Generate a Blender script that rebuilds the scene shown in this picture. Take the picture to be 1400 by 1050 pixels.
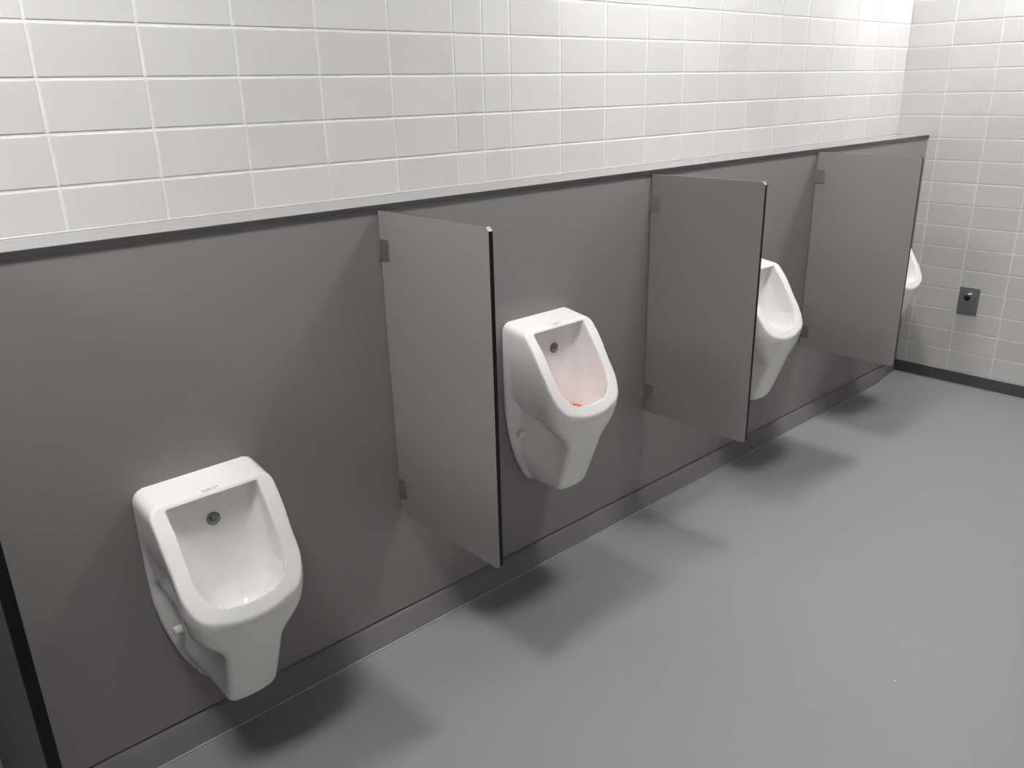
import bpy, bmesh, math, random
from mathutils import Vector, Matrix
from mathutils.bvhtree import BVHTree

# ------------------------------------------------------------------ scene, camera, light
for o in list(bpy.data.objects):
    bpy.data.objects.remove(o, do_unlink=True)
S = bpy.context.scene
COL = S.collection
Z0 = 1.565                      # height of the reference tile joint above the floor
XE = 2.7186                     # inner face of the end wall
XL, YF, ZC = -3.8, -2.8, 2.50   # left wall, opposite wall, ceiling

cam_d = bpy.data.cameras.new('camera')
cam_d.sensor_width = 36.0
cam_d.lens = 36.0 * 1107.926 / 1400.0
cam_d.clip_start = 0.02
cam = bpy.data.objects.new('camera', cam_d)
COL.objects.link(cam)
cam.location = (-1.42902, -1.80517, Z0 - 0.1420)
cam.rotation_euler = (1.223148, 0.024067, -0.735454)
S.camera = cam

S.view_settings.view_transform = 'Standard'
S.view_settings.look = 'None'
S.view_settings.gamma = 1.0
S.view_settings.use_curve_mapping = False
S.view_settings.exposure = 0.0

wd = bpy.data.worlds.new('world')
S.world = wd
wd.use_nodes = True
wd.node_tree.nodes['Background'].inputs[0].default_value = (0.8, 0.85, 0.9, 1)
wd.node_tree.nodes['Background'].inputs[1].default_value = 0.02

LAMP_STRENGTH = 80.0
LAMPS = [(-2.80, -0.66), (-1.36, -0.66), (0.76, -0.66), (2.505, -0.66)]  # leftmost lamp is added to brighten the nearest partition and the left tiles
LAMP_SIZE = (0.38, 0.28)


# ------------------------------------------------------------------ materials
def mat(name, col, rough=0.5, metal=0.0, spec=0.5, noise=0.0, nscale=40.0, bump=0.0, bscale=300.0,
        rand=0.0, coat=0.0, emit=None):
    m = bpy.data.materials.new(name)
    m.use_nodes = True
    nt = m.node_tree
    b = nt.nodes['Principled BSDF']
    b.inputs['Base Color'].default_value = (*col, 1)
    b.inputs['Roughness'].default_value = rough
    b.inputs['Metallic'].default_value = metal
    b.inputs['Specular IOR Level'].default_value = spec
    b.inputs['Coat Weight'].default_value = coat
    b.inputs['Coat Roughness'].default_value = 0.08
    tc = nt.nodes.new('ShaderNodeTexCoord')
    if noise or rand:
        val = None
        if noise:
            n = nt.nodes.new('ShaderNodeTexNoise')
            n.inputs['Scale'].default_value = nscale
            n.inputs['Detail'].default_value = 6
            nt.links.new(tc.outputs['Object'], n.inputs['Vector'])
            mr = nt.nodes.new('ShaderNodeMapRange')
            mr.inputs['From Min'].default_value = 0.3
            mr.inputs['From Max'].default_value = 0.7
            mr.inputs['To Min'].default_value = 1 - noise
            mr.inputs['To Max'].default_value = 1 + noise
            nt.links.new(n.outputs['Fac'], mr.inputs['Value'])
            val = mr.outputs['Result']
        if rand:
            oi = nt.nodes.new('ShaderNodeObjectInfo')
            mr2 = nt.nodes.new('ShaderNodeMapRange')
            mr2.inputs['To Min'].default_value = 1 - rand
            mr2.inputs['To Max'].default_value = 1 + rand
            nt.links.new(oi.outputs['Random'], mr2.inputs['Value'])
            if val is None:
                val = mr2.outputs['Result']
            else:
                mu = nt.nodes.new('ShaderNodeMath')
                mu.operation = 'MULTIPLY'
                nt.links.new(val, mu.inputs[0])
                nt.links.new(mr2.outputs['Result'], mu.inputs[1])
                val = mu.outputs[0]
        vm = nt.nodes.new('ShaderNodeVectorMath')
        vm.operation = 'SCALE'
        vm.inputs[0].default_value = col
        nt.links.new(val, vm.inputs['Scale'])
        nt.links.new(vm.outputs['Vector'], b.inputs['Base Color'])
    if bump:
        n2 = nt.nodes.new('ShaderNodeTexNoise')
        n2.inputs['Scale'].default_value = bscale
        n2.inputs['Detail'].default_value = 3
        nt.links.new(tc.outputs['Object'], n2.inputs['Vector'])
        bp = nt.nodes.new('ShaderNodeBump')
        bp.inputs['Strength'].default_value = bump
        bp.inputs['Distance'].default_value = 0.001
        nt.links.new(n2.outputs['Fac'], bp.inputs['Height'])
        nt.links.new(bp.outputs['Normal'], b.inputs['Normal'])
    if emit:
        b.inputs['Emission Color'].default_value = (*emit[0], 1)
        b.inputs['Emission Strength'].default_value = emit[1]
    return m


M = {}
M['tile'] = mat('glazed_tile', (0.60, 0.60, 0.59), 0.26, spec=0.5, rand=0.035, noise=0.02, nscale=6, bump=0.04, bscale=25)
M['grout'] = mat('grout', (0.76, 0.75, 0.73), 0.85, noise=0.06, nscale=30, bump=0.3, bscale=500)
M['panel'] = mat('grey_laminate', (0.25, 0.236, 0.237), 0.40, noise=0.03, nscale=220, bump=0.05, bscale=900)
M['shelf'] = mat('grey_shelf_laminate', (0.28, 0.273, 0.272), 0.22, noise=0.015, nscale=40)
M['core'] = mat('black_laminate_core', (0.006, 0.006, 0.0065), 0.28, spec=0.25, noise=0.1, nscale=80)
M['lip'] = mat('dark_shelf_edge', (0.055, 0.055, 0.058), 0.35, noise=0.08, nscale=80)
M['screen'] = mat('charcoal_laminate', (0.016, 0.016, 0.017), 0.65, noise=0.05, nscale=200)  # near-black tone stands in for the shade on the screen's face
M['floor'] = mat('grey_safety_vinyl', (0.255, 0.257, 0.262), 0.55, noise=0.07, nscale=260, bump=0.25, bscale=420)
M['skirt'] = mat('grey_vinyl_skirting', (0.15, 0.145, 0.146), 0.55, noise=0.05, nscale=200, bump=0.15, bscale=420)
M['base'] = mat('dark_vinyl_skirting', (0.075, 0.075, 0.076), 0.5, noise=0.08, nscale=150)
M['weld'] = mat('grey_sealant', (0.36, 0.36, 0.36), 0.5, noise=0.1, nscale=60)
M['caulk'] = mat('white_silicone', (0.60, 0.60, 0.59), 0.4, noise=0.05, nscale=50)
M['ceramic'] = mat('white_ceramic', (0.885, 0.88, 0.87), 0.12, spec=0.5, noise=0.01, nscale=8, coat=0.3)
M['cap'] = mat('white_plastic_cap', (0.80, 0.79, 0.78), 0.3, noise=0.02, nscale=60)
M['print'] = mat('grey_print', (0.05, 0.05, 0.055), 0.4, noise=0.05, nscale=100)
M['chrome'] = mat('chrome', (0.55, 0.54, 0.51), 0.18, metal=1.0, noise=0.05, nscale=40)
M['darkmetal'] = mat('dark_inlet', (0.22, 0.22, 0.19), 0.2, metal=0.9, noise=0.1, nscale=90)
M['steel'] = mat('brushed_steel', (0.48, 0.45, 0.43), 0.45, metal=1.0, noise=0.12, nscale=180)
M['plate'] = mat('satin_steel_plate', (0.40, 0.40, 0.405), 0.42, metal=1.0, noise=0.10, nscale=60)
M['black'] = mat('black_rubber', (0.012, 0.012, 0.012), 0.3, noise=0.1, nscale=60)
M['orange'] = mat('orange_rubber', (0.85, 0.16, 0.05), 0.45, noise=0.05, nscale=60)
M['ceiling'] = mat('white_ceiling', (0.74, 0.74, 0.73), 0.8, noise=0.02, nscale=20, bump=0.1)
M['paint'] = mat('pale_grey_paint', (0.55, 0.55, 0.54), 0.6, noise=0.02, nscale=20, bump=0.1)
M['frame'] = mat('white_lamp_frame', (0.8, 0.8, 0.8), 0.4, noise=0.02, nscale=30)
M['lamp'] = mat('lamp_diffuser', (0.9, 0.9, 0.9), 0.5, noise=0.01, emit=((1.0, 0.985, 0.975), LAMP_STRENGTH))
M['paper'] = mat('white_paper_crumb', (0.85, 0.85, 0.83), 0.7, noise=0.05, nscale=90)


# ------------------------------------------------------------------ helpers
def link(name, me, parent=None, loc=(0, 0, 0), rot=(0, 0, 0)):
    o = bpy.data.objects.new(name, me)
    COL.objects.link(o)
    o.location = loc
    o.rotation_euler = rot
    if parent:
        o.parent = parent
    return o


def tag(o, label, cat, group=None):
    o['label'] = label
    o['category'] = cat
    if group:
        o['group'] = group
    return o


def struct(o):
    o['kind'] = 'structure'
    return o


def mesh(name, verts, faces, mats, smooth=False, mi=None):
    me = bpy.data.meshes.new(name)
    me.from_pydata([tuple(v) for v in verts], [], faces)
    for m in (mats if isinstance(mats, (list, tuple)) else [mats]):
        me.materials.append(m)
    bm = bmesh.new()
    bm.from_mesh(me)
    bmesh.ops.recalc_face_normals(bm, faces=bm.faces)
    bm.to_mesh(me)
    bm.free()
    for i, p in enumerate(me.polygons):
        p.use_smooth = smooth
        if mi:
            p.material_index = mi[i]
    me.update()
    return me


def box_bm(bm, a, b):
    x0, y0, z0 = a
    x1, y1, z1 = b
    v = [bm.verts.new(p) for p in [(x0, y0, z0), (x1, y0, z0), (x1, y1, z0), (x0, y1, z0),
                                   (x0, y0, z1), (x1, y0, z1), (x1, y1, z1), (x0, y1, z1)]]
    fs = []
    for f in [(0, 3, 2, 1), (4, 5, 6, 7), (0, 1, 5, 4), (1, 2, 6, 5), (2, 3, 7, 6), (3, 0, 4, 7)]:
        fs.append(bm.faces.new([v[i] for i in f]))
    return v, fs


def finish(bm, name, mats, smooth=False):
    me = bpy.data.meshes.new(name)
    bmesh.ops.recalc_face_normals(bm, faces=bm.faces)
    bm.to_mesh(me)
    bm.free()
    for m in (mats if isinstance(mats, (list, tuple)) else [mats]):
        me.materials.append(m)
    for p in me.polygons:
        p.use_smooth = smooth
    return me


def box_mesh(name, a, b, m, bev=0.0, seg=2):
    bm = bmesh.new()
    box_bm(bm, a, b)
    if bev:
        bmesh.ops.bevel(bm, geom=bm.edges[:], offset=bev, segments=seg, affect='EDGES', profile=0.5)
    return finish(bm, name, m)


def lathe_mesh(name, prof, m, n=24, mi=None):
    """prof: (r, z) pairs, turned around z."""
    vs, fs, mats = [], [], []
    for r, z in prof:
        for k in range(n):
            a = 2 * math.pi * k / n
            vs.append((r * math.cos(a), r * math.sin(a), z))
    for i in range(len(prof) - 1):
        for k in range(n):
            fs.append((i * n + k, i * n + (k + 1) % n, (i + 1) * n + (k + 1) % n, (i + 1) * n + k))
            mats.append(mi[i] if mi else 0)
    fs.append(tuple(range((len(prof) - 1) * n, len(prof) * n)))
    mats.append(mi[-1] if mi else 0)
    return mesh(name, vs, fs, m, smooth=True, mi=mats)


# ------------------------------------------------------------------ room shell
def slab(name, a, b, m):
    return struct(link(name, box_mesh(name, a, b, m)))


slab('floor', (XL - .1, YF - .1, -0.10), (XE + .1, .1, 0.0), M['floor'])
slab('ceiling', (XL - .1, YF - .1, ZC), (XE + .1, .1, ZC + .1), M['ceiling'])
slab('wall_left', (XL - .1, YF, 0), (XL, 0, ZC), M['paint'])
slab('wall_front', (XL - .1, YF - .1, 0), (XE + .1, YF, ZC), M['paint'])

TG, TD = 0.0056, 0.0016          # grout gap, tile stands proud of the grout
wall_back = struct(link('wall_back', box_mesh('wall_back', (XL - .1, TD, 0), (XE + .1, .1, ZC), M['grout'])))
wall_right = struct(link('wall_right', box_mesh('wall_right', (XE + TD, YF, 0), (XE + .1, TD, ZC), M['grout'])))


def tile_mesh(w, h):
    """a tile lying in x-z, face towards -y; softened pillow edge."""
    w, h = w - TG, h - TG
    e, e2 = 0.0022, 0.0008
    rings = [(0, 0.004), (0, TD * .55), (e2, TD * .15), (e, 0.0)]
    vs, fs = [], []
    for i, d in rings:
        vs += [(-w / 2 + i, d, -h / 2 + i), (w / 2 - i, d, -h / 2 + i), (w / 2 - i, d, h / 2 - i), (-w / 2 + i, d, h / 2 - i)]
    for r in range(3):
        for k in range(4):
            fs.append((r * 4 + k, r * 4 + (k + 1) % 4, (r + 1) * 4 + (k + 1) % 4, (r + 1) * 4 + k))
    fs.append((12, 13, 14, 15))
    me = mesh('tile', vs, fs, M['tile'])
    for i, p in enumerate(me.polygons):
        p.use_smooth = False
    return me


TILE_CACHE = {}


def get_tile(w, h=0.1):
    k = (round(w, 4), round(h, 4))
    if k not in TILE_CACHE:
        TILE_CACHE[k] = tile_mesh(*k)
    return TILE_CACHE[k]


rng = random.Random(4)
# joints of the back wall: two half tiles between 0.0 and 0.2
jx = [-3.8 + .2 * i for i in range(19)] + [0.0, 0.1] + [0.2 + .2 * i for i in range(13)] + [XE]
jx = sorted(set(round(v, 4) for v in jx))
rest = bmesh.new()
for r in range(-11, 5):
    z1 = Z0 - .1 * (r - 1)
    z0 = Z0 - .1 * r
    if z1 > ZC:
        continue
    for a, b in zip(jx[:-1], jx[1:]):
        vis = (r >= -2 and b > -1.45)
        c = (0.5 * (a + b), 0, 0.5 * (z0 + z1))
        tl = (rng.uniform(-.0012, .0012), 0, rng.uniform(-.0016, .0016))
        if vis:
            link('tile', get_tile(b - a), wall_back, c, tl)
        else:
            tmp = get_tile(b - a).copy()
            tmp.transform(Matrix.Translation(c))
            rest.from_mesh(tmp)
            bpy.data.meshes.remove(tmp)
me = finish(rest, 'upper_tiles', M['tile'])
o = link('upper_tiles', me, wall_back)
o['kind'] = 'stuff'

rest = bmesh.new()
RZ = Matrix.Rotation(-math.pi / 2, 4, 'Z')       # face -y turned to face -x
for r in range(-11, 16):
    z1 = Z0 - .1 * (r - 1)
    z0 = Z0 - .1 * r
    if z1 > ZC:
        continue
    for k in range(14):
        y0, y1 = -.2 * k, max(-.2 * (k + 1), YF)
        if y0 - y1 < .02:
            continue
        c = (XE, 0.5 * (y0 + y1), 0.5 * (z0 + z1))
        if r >= -2 and k < 5:
            link('tile', get_tile(y0 - y1), wall_right, c,
                 (rng.uniform(-.0012, .0012), 0, -math.pi / 2 + rng.uniform(-.0016, .0016)))
        else:
            tmp = get_tile(y0 - y1).copy()
            tmp.transform(Matrix.Translation(c) @ RZ)
            rest.from_mesh(tmp)
            bpy.data.meshes.remove(tmp)
me = finish(rest, 'outer_tiles', M['tile'])
o = link('outer_tiles', me, wall_right)
o['kind'] = 'stuff'

# ------------------------------------------------------------------ panelled boxing, ledge, skirting
YP = -0.152                       # face of the laminate panels
PX = [-0.3715, 0.6480, 1.6830]    # partitions (left face)
PT = 0.012                        # partition thickness
SHELF_Z = Z0 - 0.3865
PZ0, PZ1 = Z0 - 1.500, SHELF_Z - 0.0140
edges = [XL, -1.3455] + [x + PT / 2 for x in PX] + [XE - 0.003]
plabels = ['grey laminate wall panel beyond the charcoal screen',
           'grey laminate wall panel behind the lowest urinal',
           'grey laminate wall panel behind the urinal with the orange mat',
           'grey laminate wall panel between the middle and last hung partitions',
           'grey laminate wall panel against the tiled end wall']
for a, b, lab in zip(edges[:-1], edges[1:], plabels):
    o = link('wall_panel', box_mesh('wall_panel', (a + .0001, YP, PZ0), (b - .0001, YP + .013, PZ1), M['panel']))
    tag(o, lab, 'panel', 'laminate panels below the ledge')

# ledge with a dark cut edge
bm = bmesh.new()
v, fs = box_bm(bm, (XL, YP - .0045, SHELF_Z - .0140), (XE - .001, -.001, SHELF_Z))
bmesh.ops.recalc_face_normals(bm, faces=bm.faces)
for f in bm.faces:
    f.material_index = 0 if f.normal.z > .5 else 1
be = [e for e in bm.edges if all(abs(w.co.y - (YP - .0045)) < 1e-6 for w in e.verts) and abs(e.verts[0].co.x - e.verts[1].co.x) > 1]
bmesh.ops.bevel(bm, geom=be, offset=.0010, segments=2, affect='EDGES')
tag(link('ledge_shelf', finish(bm, 'ledge_shelf', [M['shelf'], M['lip']])),
    'long grey laminate ledge with dark edge along the tiled wall', 'ledge')


def extrude_prof(name, prof_fn, xs, m, smooth=True, closed=True):
    vs, fs = [], []
    n = None
    for x in xs:
        pr = prof_fn(x)
        n = len(pr)
        vs += [(x, y, z) for y, z in pr]
    for i in range(len(xs) - 1):
        for k in range(n if closed else n - 1):
            fs.append((i * n + k, i * n + (k + 1) % n, (i + 1) * n + (k + 1) % n, (i + 1) * n + k))
    fs.append(tuple(range(n)))
    fs.append(tuple(range((len(xs) - 1) * n, len(xs) * n)))
    me = mesh(name, vs, fs, m, smooth)
    return me


def frange(a, b, n):
    return [a + (b - a) * i / (n - 1) for i in range(n)]


def toe(x):
    if x < 2.42:
        return -0.189
    t = min(1, (x - 2.42) / (XE - 2.42))
    return -0.189 + .034 * (t * t * (3 - 2 * t))


def skirt_prof(x):
    t = toe(x)
    pts = [(YP + .012, PZ0 + .0), (YP + .006, PZ0 + .0)]
    y0, z0 = YP + .006, PZ0
    # nearly straight fall with a short cove at the toe
    for q, z in ((.30, .70), (.58, .42), (.78, .22), (.88, .10), (.95, .035), (1.0, .006)):
        pts.append((y0 + (t - y0) * q, z0 * z + .0003))
    pts.append((YP + .012, .0002))
    return pts


xs = [XL] + frange(-1.5, 2.42, 6) + frange(2.45, XE - .002, 9)
struct(link('baseboard_back', extrude_prof('baseboard_back', skirt_prof, xs, M['skirt'])))
# sealant line along the toe
struct(link('trim_1', extrude_prof('trim_1', lambda x: [(toe(x) + .003, .0002), (toe(x) + .002, .0032), (toe(x) - .0005, .0024), (toe(x) - .0022, .0004)], xs, M['weld'])))
# end wall skirting and its sealant line
struct(link('baseboard_right', box_mesh('baseboard_right', (XE - .0045, YF, 0.0002), (XE + .001, -.12, Z0 - 1.5035), M['base'], .0012, 2)))
struct(link('trim_2', box_mesh('trim_2', (XE - .0085, YF, 0.0002), (XE - .004, -.15, .004), M['weld'], .001, 1)))
# silicone bead between ledge and tiles, and between panel and end wall
struct(link('trim_3', extrude_prof('trim_3', lambda x: [(-.0004, SHELF_Z + .003), (-.0012, SHELF_Z + .0018), (-.0032, SHELF_Z + .0003), (-.0004, SHELF_Z + .0003)],
                                   [XL, XE - .001], M['caulk'])))
struct(link('trim_4', box_mesh('trim_4', (XE - .004, YP - .002, .08), (XE - .0005, YP + .012, SHELF_Z - .013), M['weld'], .0008, 1)))


# ------------------------------------------------------------------ hung partitions
def board_mesh(depth, z0, z1, t, ch, face_mat):
    """x: thickness 0..t ; y: 0..-depth ; chamfered front corners; dark core shows on the edges."""
    out = [(0, z0), (-depth + ch, z0), (-depth, z0 + ch), (-depth, z1 - ch), (-depth + ch, z1), (0, z1)]
    n = len(out)
    s = .0005
    cy = -depth / 2
    cz = (z0 + z1) / 2

    def ins(y, z):
        return (y + (s if y < cy else -s), z + (s if z < cz else -s))
    vs, fs, mi = [], [], []
    for x, i in ((0, True), (s, False), (t - s, False), (t, True)):
        for y, z in out:
            yy, zz = ins(y, z) if i else (y, z)
            vs.append((x, yy, zz))
    fs.append(tuple(range(n)))
    mi.append(0)
    for r in range(3):
        for k in range(n):
            fs.append((r * n + k, r * n + (k + 1) % n, (r + 1) * n + (k + 1) % n, (r + 1) * n + k))
            mi.append(1 if r == 1 else 0)
    fs.append(tuple(range(3 * n, 4 * n)))
    mi.append(0)
    return mesh('board', vs, fs, [face_mat, M['core']], mi=mi)


def bracket_mesh(t, h):
    """U clip holding the board against the wall: back plate, two cheeks, two screw heads."""
    bm = bmesh.new()
    for a, b in (((-.0028, -.040, 0), (0, 0.0, h)), ((t, -.040, 0), (t + .0028, 0.0, h)),
                 ((-.0045, -.0024, 0), (t + .0045, 0.0, h))):
        box_bm(bm, a, b)
    bmesh.ops.bevel(bm, geom=bm.edges[:], offset=.0006, segments=1, affect='EDGES')
    return finish(bm, 'bracket', M['steel'])


BZ = [1.0475, 0.4155]
boardm = board_mesh(.4005, 1.565 - 1.1975, 1.565 - .3995, PT, .0085, M['panel'])
brm = bracket_mesh(PT, .052)
for x, lab in zip(PX, ['grey hung urinal partition between the lowest urinal and the urinal with the orange mat',
                       'grey hung urinal partition after the urinal with the orange mat',
                       'grey hung urinal partition next to the tiled end wall']):
    e = link('urinal_partition', None, None, (x, YP, 0))
    tag(e, lab, 'partition', 'partitions between the urinals')
    link('board', boardm, e, (0, -.0035, 0))
    for z in BZ:
        link('bracket', brm, e, (0, -.0003, z))

# tall privacy screen starting the row, shade on its face painted into the colour
e = link('privacy_screen', None, None, (-1.3587, YP, 0))
tag(e, 'tall charcoal privacy screen with black edge beside the lowest urinal', 'screen')
link('board', board_mesh(.8265, .12, 1.32, .013, .006, M['screen']), e, (0, -.0035, 0))
brs = bracket_mesh(.013, .052)
for z in (.30, 1.05):
    link('bracket', brs, e, (0, -.0003, z))
bm = bmesh.new()
box_bm(bm, (-.010, -.79, .003), (.023, -.73, .012))
box_bm(bm, (-.004, -.775, .010), (.017, -.745, .125))
bmesh.ops.bevel(bm, geom=bm.edges[:], offset=.001, segments=1, affect='EDGES')
link('foot', finish(bm, 'foot', M['steel']), e, (0, 0, -.003))


# ------------------------------------------------------------------ urinals
UH = 0.505


def lerp(a, b, t):
    return a + (b - a) * t


def pw(x, pts):
    if x <= pts[0][0]:
        return pts[0][1]
    for (a, va), (b, vb) in zip(pts[:-1], pts[1:]):
        if x <= b:
            return lerp(va, vb, (x - a) / (b - a))
    return pts[-1][1]


def sst(a, b, x):
    t = max(0., min(1., (x - a) / (b - a)))
    return t * t * (3 - 2 * t)


def depth(h):
    """front of the plan outline at h below the top"""
    return pw(h, [(0, .236), (.235, .241), (.2475, .2405), (.254, .2385), (.262, .2345), (.34, .209), (.44, .173), (.49, .154), (.500, .150), (.505, .143)])


def slope_face(h):
    """the leaning front of the bowl cuts the plan outline here"""
    return pw(h, [(0, .086), (.006, .091), (.014, .0955), (.245, .2395), (.250, .3)])


def flange(h):
    return pw(h, [(0, .114), (.003, .122), (.008, .1285), (.015, .133), (.025, .136), (.10, .137), (.20, .1375), (.27, .135), (.33, .126),
                  (.38, .114), (.43, .098), (.480, .073), (.495, .065), (.505, .057)])


def halfw(y, h):
    up = pw(h, [(0, .114), (.003, .122), (.008, .1285), (.015, .133), (.025, .136), (.10, .1365), (.22, .1365), (.26, .130), (.40, .105)])
    up -= .004 * sst(.02, .20, y)
    up -= .022 * sst(.08, .28, h) * (1 - sst(.09, .20, y))
    lo_back = min(flange(h) - .010, .097)
    lo_front = pw(h, [(.3, .066), (.505, .058)])
    lo = lerp(lo_back, lo_front, sst(.02, .15, y)) if lo_back > lo_front else lo_back
    hl = pw(y, [(.015, .222), (.045, .255), (.10, .275), (.19, .312)])
    wd_ = pw(y, [(.015, .024), (.10, .030), (.19, .050)])
    w = lerp(up, lo, sst(hl - wd_, hl + wd_, h))
    f = flange(h)
    k = 1 - sst(.008, .030, y)
    return max(w, lerp(w, f, k)) if f > w else w


def outer_section(h, n_side=30, n_cor=12, n_fr=8):
    D = depth(h)
    I = slope_face(h)
    r = pw(h, [(0, .050), (.25, .050), (.30, .028), (.36, .014), (.505, .016)])
    bow = pw(h, [(0, .010), (.26, .010), (.36, .004), (.505, .004)])
    half = []
    ye = D - bow - r
    for i in range(n_side):
        y = ye * (i / (n_side - 1)) ** 1.25
        half.append((halfw(y, h), y))
    wc = halfw(ye, h)
    rx = min(r, wc * .8)
    for i in range(1, n_cor + 1):
        a = math.pi / 2 * i / n_cor
        half.append((wc - rx + rx * math.cos(a), ye + r * math.sin(a)))
    x1 = wc - rx
    for i in range(1, n_fr + 1):
        x = x1 * (1 - i / n_fr)
        half.append((x, D - bow * (x / x1) ** 2))
    if I < D:
        # side points up to the cut, then the rest spread evenly along the cut front
        keep = [p for p in half if p[1] < I - 1e-5]
        nk = len(half) - len(keep)
        xc = halfw(I, h) if I < ye else keep[-1][0]
        for (xa, ya), (xb, yb) in zip(half[:-1], half[1:]):
            if ya < I - 1e-5 <= yb:
                xc = lerp(xa, xb, (I - ya) / max(1e-9, yb - ya))
        half = keep + [(xc * (1 - i / (nk - 1)), I) for i in range(nk)]
    left = [(-x, y) for x, y in half[:-1]]
    return half + left[::-1]          # from +x back edge round the front to -x back edge


def loft(name, secs):
    n = len(secs[0])
    vs = [p for s in secs for p in s]
    fs = []
    for i in range(len(secs) - 1):
        for k in range(n):
            fs.append((i * n + k, i * n + (k + 1) % n, (i + 1) * n + (k + 1) % n, (i + 1) * n + k))
    fs.append(tuple(range(n)))
    fs.append(tuple(range((len(secs) - 1) * n, len(secs) * n)))
    return mesh(name, vs, fs, M['ceramic'])


def top_shift(h, y):
    return .15 * y * max(0., 1 - h / .06)


hs = [0, .002, .004, .006, .009, .014, .02, .03] + frange(.045, .205, 14) + frange(.212, .27, 12) + frange(.28, .485, 20) + [.493, .499, .503, .505]
secs = []
for h in hs:
    secs.append([(x, -y, UH - h - top_shift(h, y)) for x, y in outer_section(h)])
outer = loft('urinal_outer', secs)


def cav_poly(h):
    """rounded plan of the bowl at h below the top"""
    w = pw(h, [(0, .098), (.12, .097), (.19, .095), (.23, .083), (.26, .066), (.285, .048), (.300, .028)])
    yb = pw(h, [(0, .071), (.06, .070), (.18, .071), (.25, .080), (.285, .095), (.300, .115)])
    yf = pw(h, [(0, .219), (.215, .219), (.25, .206), (.28, .188), (.300, .16)])
    rf = pw(h, [(0, .042), (.25, .046), (.300, .015)])
    rb = pw(h, [(0, .006), (.04, .012), (.10, .034), (.20, .066), (.25, .055), (.300, .015)])
    rf = min(rf, w * .9, (yf - yb) * .48)
    rb = min(rb, w * .9, (yf - yb) * .48)
    half = []
    for i in range(9):
        a = math.pi / 2 * i / 8
        half.append((w - rb + rb * math.sin(a), yb + rb - rb * math.cos(a)))
    for i in range(1, 9):
        half.append((w, lerp(yb + rb, yf - rf, i / 8)))
    for i in range(1, 11):
        a = math.pi / 2 * i / 10
        half.append((w - rf + rf * math.cos(a), yf - rf + rf * math.sin(a)))
    half.append((half[-1][0] * .5, yf + .002))
    return half + [(-x, y) for x, y in half[::-1]]


chs = [.0225, .027, .033] + frange(.045, .205, 10) + frange(.215, .288, 12) + [.294, .298, .300]
csecs = []
for h in chs:
    csecs.append([(x, -y, UH - h) for x, y in cav_poly(h)])
cav = loft('urinal_cavity', csecs)

oo = link('urinal_outer', outer)
oc = link('urinal_cavity', cav)
md = oo.modifiers.new('cut', 'BOOLEAN')
md.operation = 'DIFFERENCE'
md.object = oc
md.solver = 'EXACT'
rm = oo.modifiers.new('remesh', 'REMESH')
rm.mode = 'VOXEL'
rm.voxel_size = 0.0025
sm = oo.modifiers.new('smooth', 'SMOOTH')
sm.factor = 0.5
sm.iterations = 13
bpy.context.view_layer.update()
dg = bpy.context.evaluated_depsgraph_get()
body = bpy.data.meshes.new_from_object(oo.evaluated_get(dg))
body.name = 'urinal_body'
body.materials.clear()
body.materials.append(M['ceramic'])
for p in body.polygons:
    p.use_smooth = True
    p.material_index = 0
for o_ in (oo, oc):
    bpy.data.objects.remove(o_, do_unlink=True)
bmb = bmesh.new()
bmb.from_mesh(body)
bvh = BVHTree.FromBMesh(bmb)
bmb.free()


def place(hit, nrm):
    return Matrix.Translation(hit) @ Vector(nrm).to_track_quat('Z', 'Y').to_matrix().to_4x4()


# water inlet on the back of the bowl
hit = bvh.ray_cast(Vector((0, -.12, UH - .087)), Vector((0, 1, 0)))
INLET = place(hit[0], hit[1])
inlet_me = lathe_mesh('water_inlet', [(.0150, -.002), (.0152, .0020), (.0145, .0034), (.0130, .0040), (.0122, .0036), (.0110, .0056), (.0080, .0082),
                                      (.0045, .0096), (.001, .0100)], [M['chrome'], M['darkmetal']], 28,
                      [1, 1, 1, 1, 1, 1, 1, 1, 1])
cap_me = lathe_mesh('fixing_cap', [(.0120, -.004), (.0122, .001), (.0100, .0020), (.0098, .0026), (.0094, .0155), (.0080, .0178), (.003, .0186), (.0005, .0186)],
                    M['cap'], 24)
CAPS = []
for s in (-1, 1):
    hit = bvh.ray_cast(Vector((s * .3, -.036, UH - .338)), Vector((-s, 0, 0)))
    CAPS.append(Matrix.Translation(hit[0]) @ Vector((s, -.12, .10)).to_track_quat('Z', 'Y').to_matrix().to_4x4())

# printed maker's name on the top, laid onto the glaze
cu = bpy.data.curves.new('maker_print', 'FONT')
cu.body = 'DURAVIT'
cu.align_x = 'CENTER'
cu.size = .0100
cu.space_character = 1.05
tob = link('maker_print', cu)
bpy.context.view_layer.update()
dg = bpy.context.evaluated_depsgraph_get()
text_me = bpy.data.meshes.new_from_object(tob.evaluated_get(dg))
bpy.data.objects.remove(tob, do_unlink=True)
wx = max(v.co.x for v in text_me.vertices) - min(v.co.x for v in text_me.vertices)
for v in text_me.vertices:
    x, y = v.co.x * (.037 / wx), v.co.y * (1.35 * .037 / wx)
    h_ = bvh.ray_cast(Vector((x, -.0865 + y, UH + .1)), Vector((0, 0, -1)))
    v.co = (x, -.0865 + y, (h_[0].z if h_[0] else UH) + .0004)
text_me.materials.clear()
text_me.materials.append(M['print'])

# shadow-tight drain grate in the bowl
drain_me = lathe_mesh('drain_cover', [(.020, 0), (.020, .003), (.018, .004), (.004, .004), (.003, .003), (.0005, .003)], M['chrome'], 20)
dh = bvh.ray_cast(Vector((0, -.135, UH - .15)), Vector((0, 0, -1)))

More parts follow.
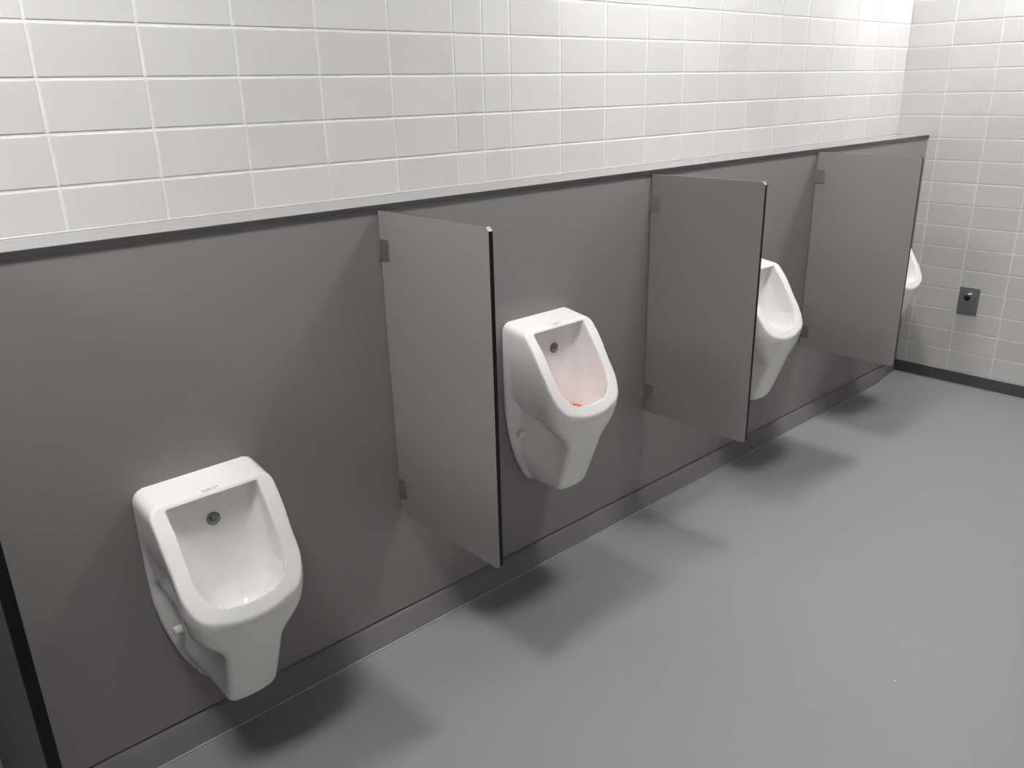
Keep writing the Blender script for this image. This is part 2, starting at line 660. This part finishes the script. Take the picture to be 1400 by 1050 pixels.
UX = [-.889, .142, 1.172, 2.205]
UZ = [Z0 - .902 - UH, Z0 - .7535 - UH, Z0 - .7535 - UH, Z0 - .7535 - UH]
ulabels = ['white ceramic urinal hung lower than the others beside the charcoal screen',
           'white ceramic urinal with an orange mat in its bowl',
           'white ceramic urinal half hidden behind the middle hung partition',
           'white ceramic urinal nearest the tiled end wall, mostly behind a partition']
for x, z, lab in zip(UX, UZ, ulabels):
    u = link('urinal', None, None, (x, YP - .0004, z))
    tag(u, lab, 'urinal', 'urinals along the panelled wall')
    b = link('body', body, u)
    t = link('maker_print', text_me, b)
    i = link('water_inlet', inlet_me, u)
    i.matrix_local = INLET
    i['label'] = 'round dark metal water inlet'
    for cm in CAPS:
        c = link('fixing_cap', cap_me, u)
        c.matrix_local = cm
    d = link('drain_cover', drain_me, u, (0, dh[0].y, dh[0].z - .0005))

# orange splash mat in the second urinal
bm = bmesh.new()
hm = UH - .268
ring = []
NR = 40
pin = []
poly = cav_poly(.268)
cx, cy_ = 0, sum(p[1] for p in poly) / len(poly)
for (px_, py_) in poly:
    ring.append((px_ * .965, cy_ + (py_ - cy_) * .965))
for zz in (0, .0035):
    pass
lo = [bm.verts.new((x, -y, hm)) for x, y in ring]
hi = [bm.verts.new((x, -y, hm + .0035)) for x, y in ring]
n = len(ring)
for k in range(n):
    bm.faces.new((lo[k], lo[(k + 1) % n], hi[(k + 1) % n], hi[k]))
bm.faces.new(lo[::-1])
bm.faces.new(hi)
matme = finish(bm, 'mat_sheet', M['orange'])
e = link('urinal_mat', None, None, (UX[1], YP, UZ[1]))
tag(e, 'orange rubber splash mat lying in a white urinal bowl', 'mat')
link('mat_sheet', matme, e)
bm = bmesh.new()
for i in range(-9, 10):
    for j in range(0, 13):
        x = i * .0085 + (.004 if j % 2 else 0)
        y = .07 + j * .0085
        # keep the studs inside the sheet
        if not (abs(x) < .042 and .10 < y < .175):
            continue
        bmesh.ops.create_cone(bm, cap_ends=True, segments=6, radius1=.0022, radius2=.0011, depth=.008,
                              matrix=Matrix.Translation((x, -y, hm + .0075)))
o = link('studs', finish(bm, 'studs', M['orange']), e)
o['kind'] = 'stuff'

# ------------------------------------------------------------------ steel plate with push button on the end wall
e = link('wall_valve_plate', None, None, (XE, -.4487, Z0 - 1.2095))
tag(e, 'square steel wall plate with round black-centred knob on the tiled end wall', 'wall plate')
link('plate', box_mesh('plate', (-.0075, -.045, 0), (-.0003, .045, .132), M['plate'], .0012, 2), e)
KM = Matrix.Translation((-.0075, 0.0, .086)) @ Vector((-1, 0, 0)).to_track_quat('Z', 'Y').to_matrix().to_4x4()
k = link('collar', lathe_mesh('collar', [(.0225, -.001), (.0225, .004), (.0205, .008), (.0200, .017), (.0188, .0195), (.0155, .0195), (.0150, .0180), (.001, .0180)],
                              [M['chrome'], M['black']], 32, [0, 0, 0, 0, 0, 0, 1, 1]), e)
k.matrix_local = KM
k = link('knob', lathe_mesh('knob', [(.0135, .019), (.0135, .024), (.0125, .0262), (.0065, .0270), (.0005, .0272)], M['black'], 28), e)
k.matrix_local = KM
sc = lathe_mesh('screw', [(.0042, -.0005), (.0042, .0012), (.003, .0022), (.0005, .0024)], M['chrome'], 14)
for zz in (.118, .014):
    s = link('screw', sc, e)
    s.matrix_local = Matrix.Translation((-.0075, 0.0, zz)) @ Vector((-1, 0, 0)).to_track_quat('Z', 'Y').to_matrix().to_4x4()

# ------------------------------------------------------------------ crumbs on the floor
for (x, y, lab) in [(.379, -1.194, 'tiny white paper crumb on the grey floor, duller of the pair'),
                    (.580, -1.349, 'tiny bright white paper crumb on the open grey floor')]:
    bm = bmesh.new()
    bmesh.ops.create_icosphere(bm, subdivisions=1, radius=.0028)
    rr = random.Random(int(x * 1000))
    for v in bm.verts:
        v.co = Vector((v.co.x * rr.uniform(.6, 1.2), v.co.y * rr.uniform(.6, 1.2), v.co.z * rr.uniform(.35, .6)))
    zmin = min(v.co.z for v in bm.verts)
    for v in bm.verts:
        v.co.z -= zmin
    tag(link('paper_crumb', finish(bm, 'paper_crumb', M['paper']), None, (x, y, 0.0)), lab, 'crumb')

# ------------------------------------------------------------------ ceiling lamps
w, d = LAMP_SIZE
fr = bmesh.new()
t = .02
for a, b in (((-w / 2 - t, -d / 2 - t, -.03), (w / 2 + t, -d / 2, 0)), ((-w / 2 - t, d / 2, -.03), (w / 2 + t, d / 2 + t, 0)),
             ((-w / 2 - t, -d / 2, -.03), (-w / 2, d / 2, 0)), ((w / 2, -d / 2, -.03), (w / 2 + t, d / 2, 0))):
    box_bm(fr, a, b)
frm = finish(fr, 'lamp_frame', M['frame'])
dfm = box_mesh('diffuser', (-w / 2, -d / 2, -.024), (w / 2, d / 2, -.004), M['lamp'])
for i, (x, y) in enumerate(LAMPS):
    e = link('ceiling_lamp', None, None, (x, y, ZC - .0005))
    tag(e, ['oblong white ceiling lamp beyond the charcoal screen', 'oblong white ceiling lamp above the lowest urinal', 'oblong white ceiling lamp above the middle partition', 'oblong white ceiling lamp next to the tiled end wall'][i], 'lamp',
        'ceiling lamps above the urinals')
    link('lamp_frame', frm, e)
    link('diffuser', dfm, e)
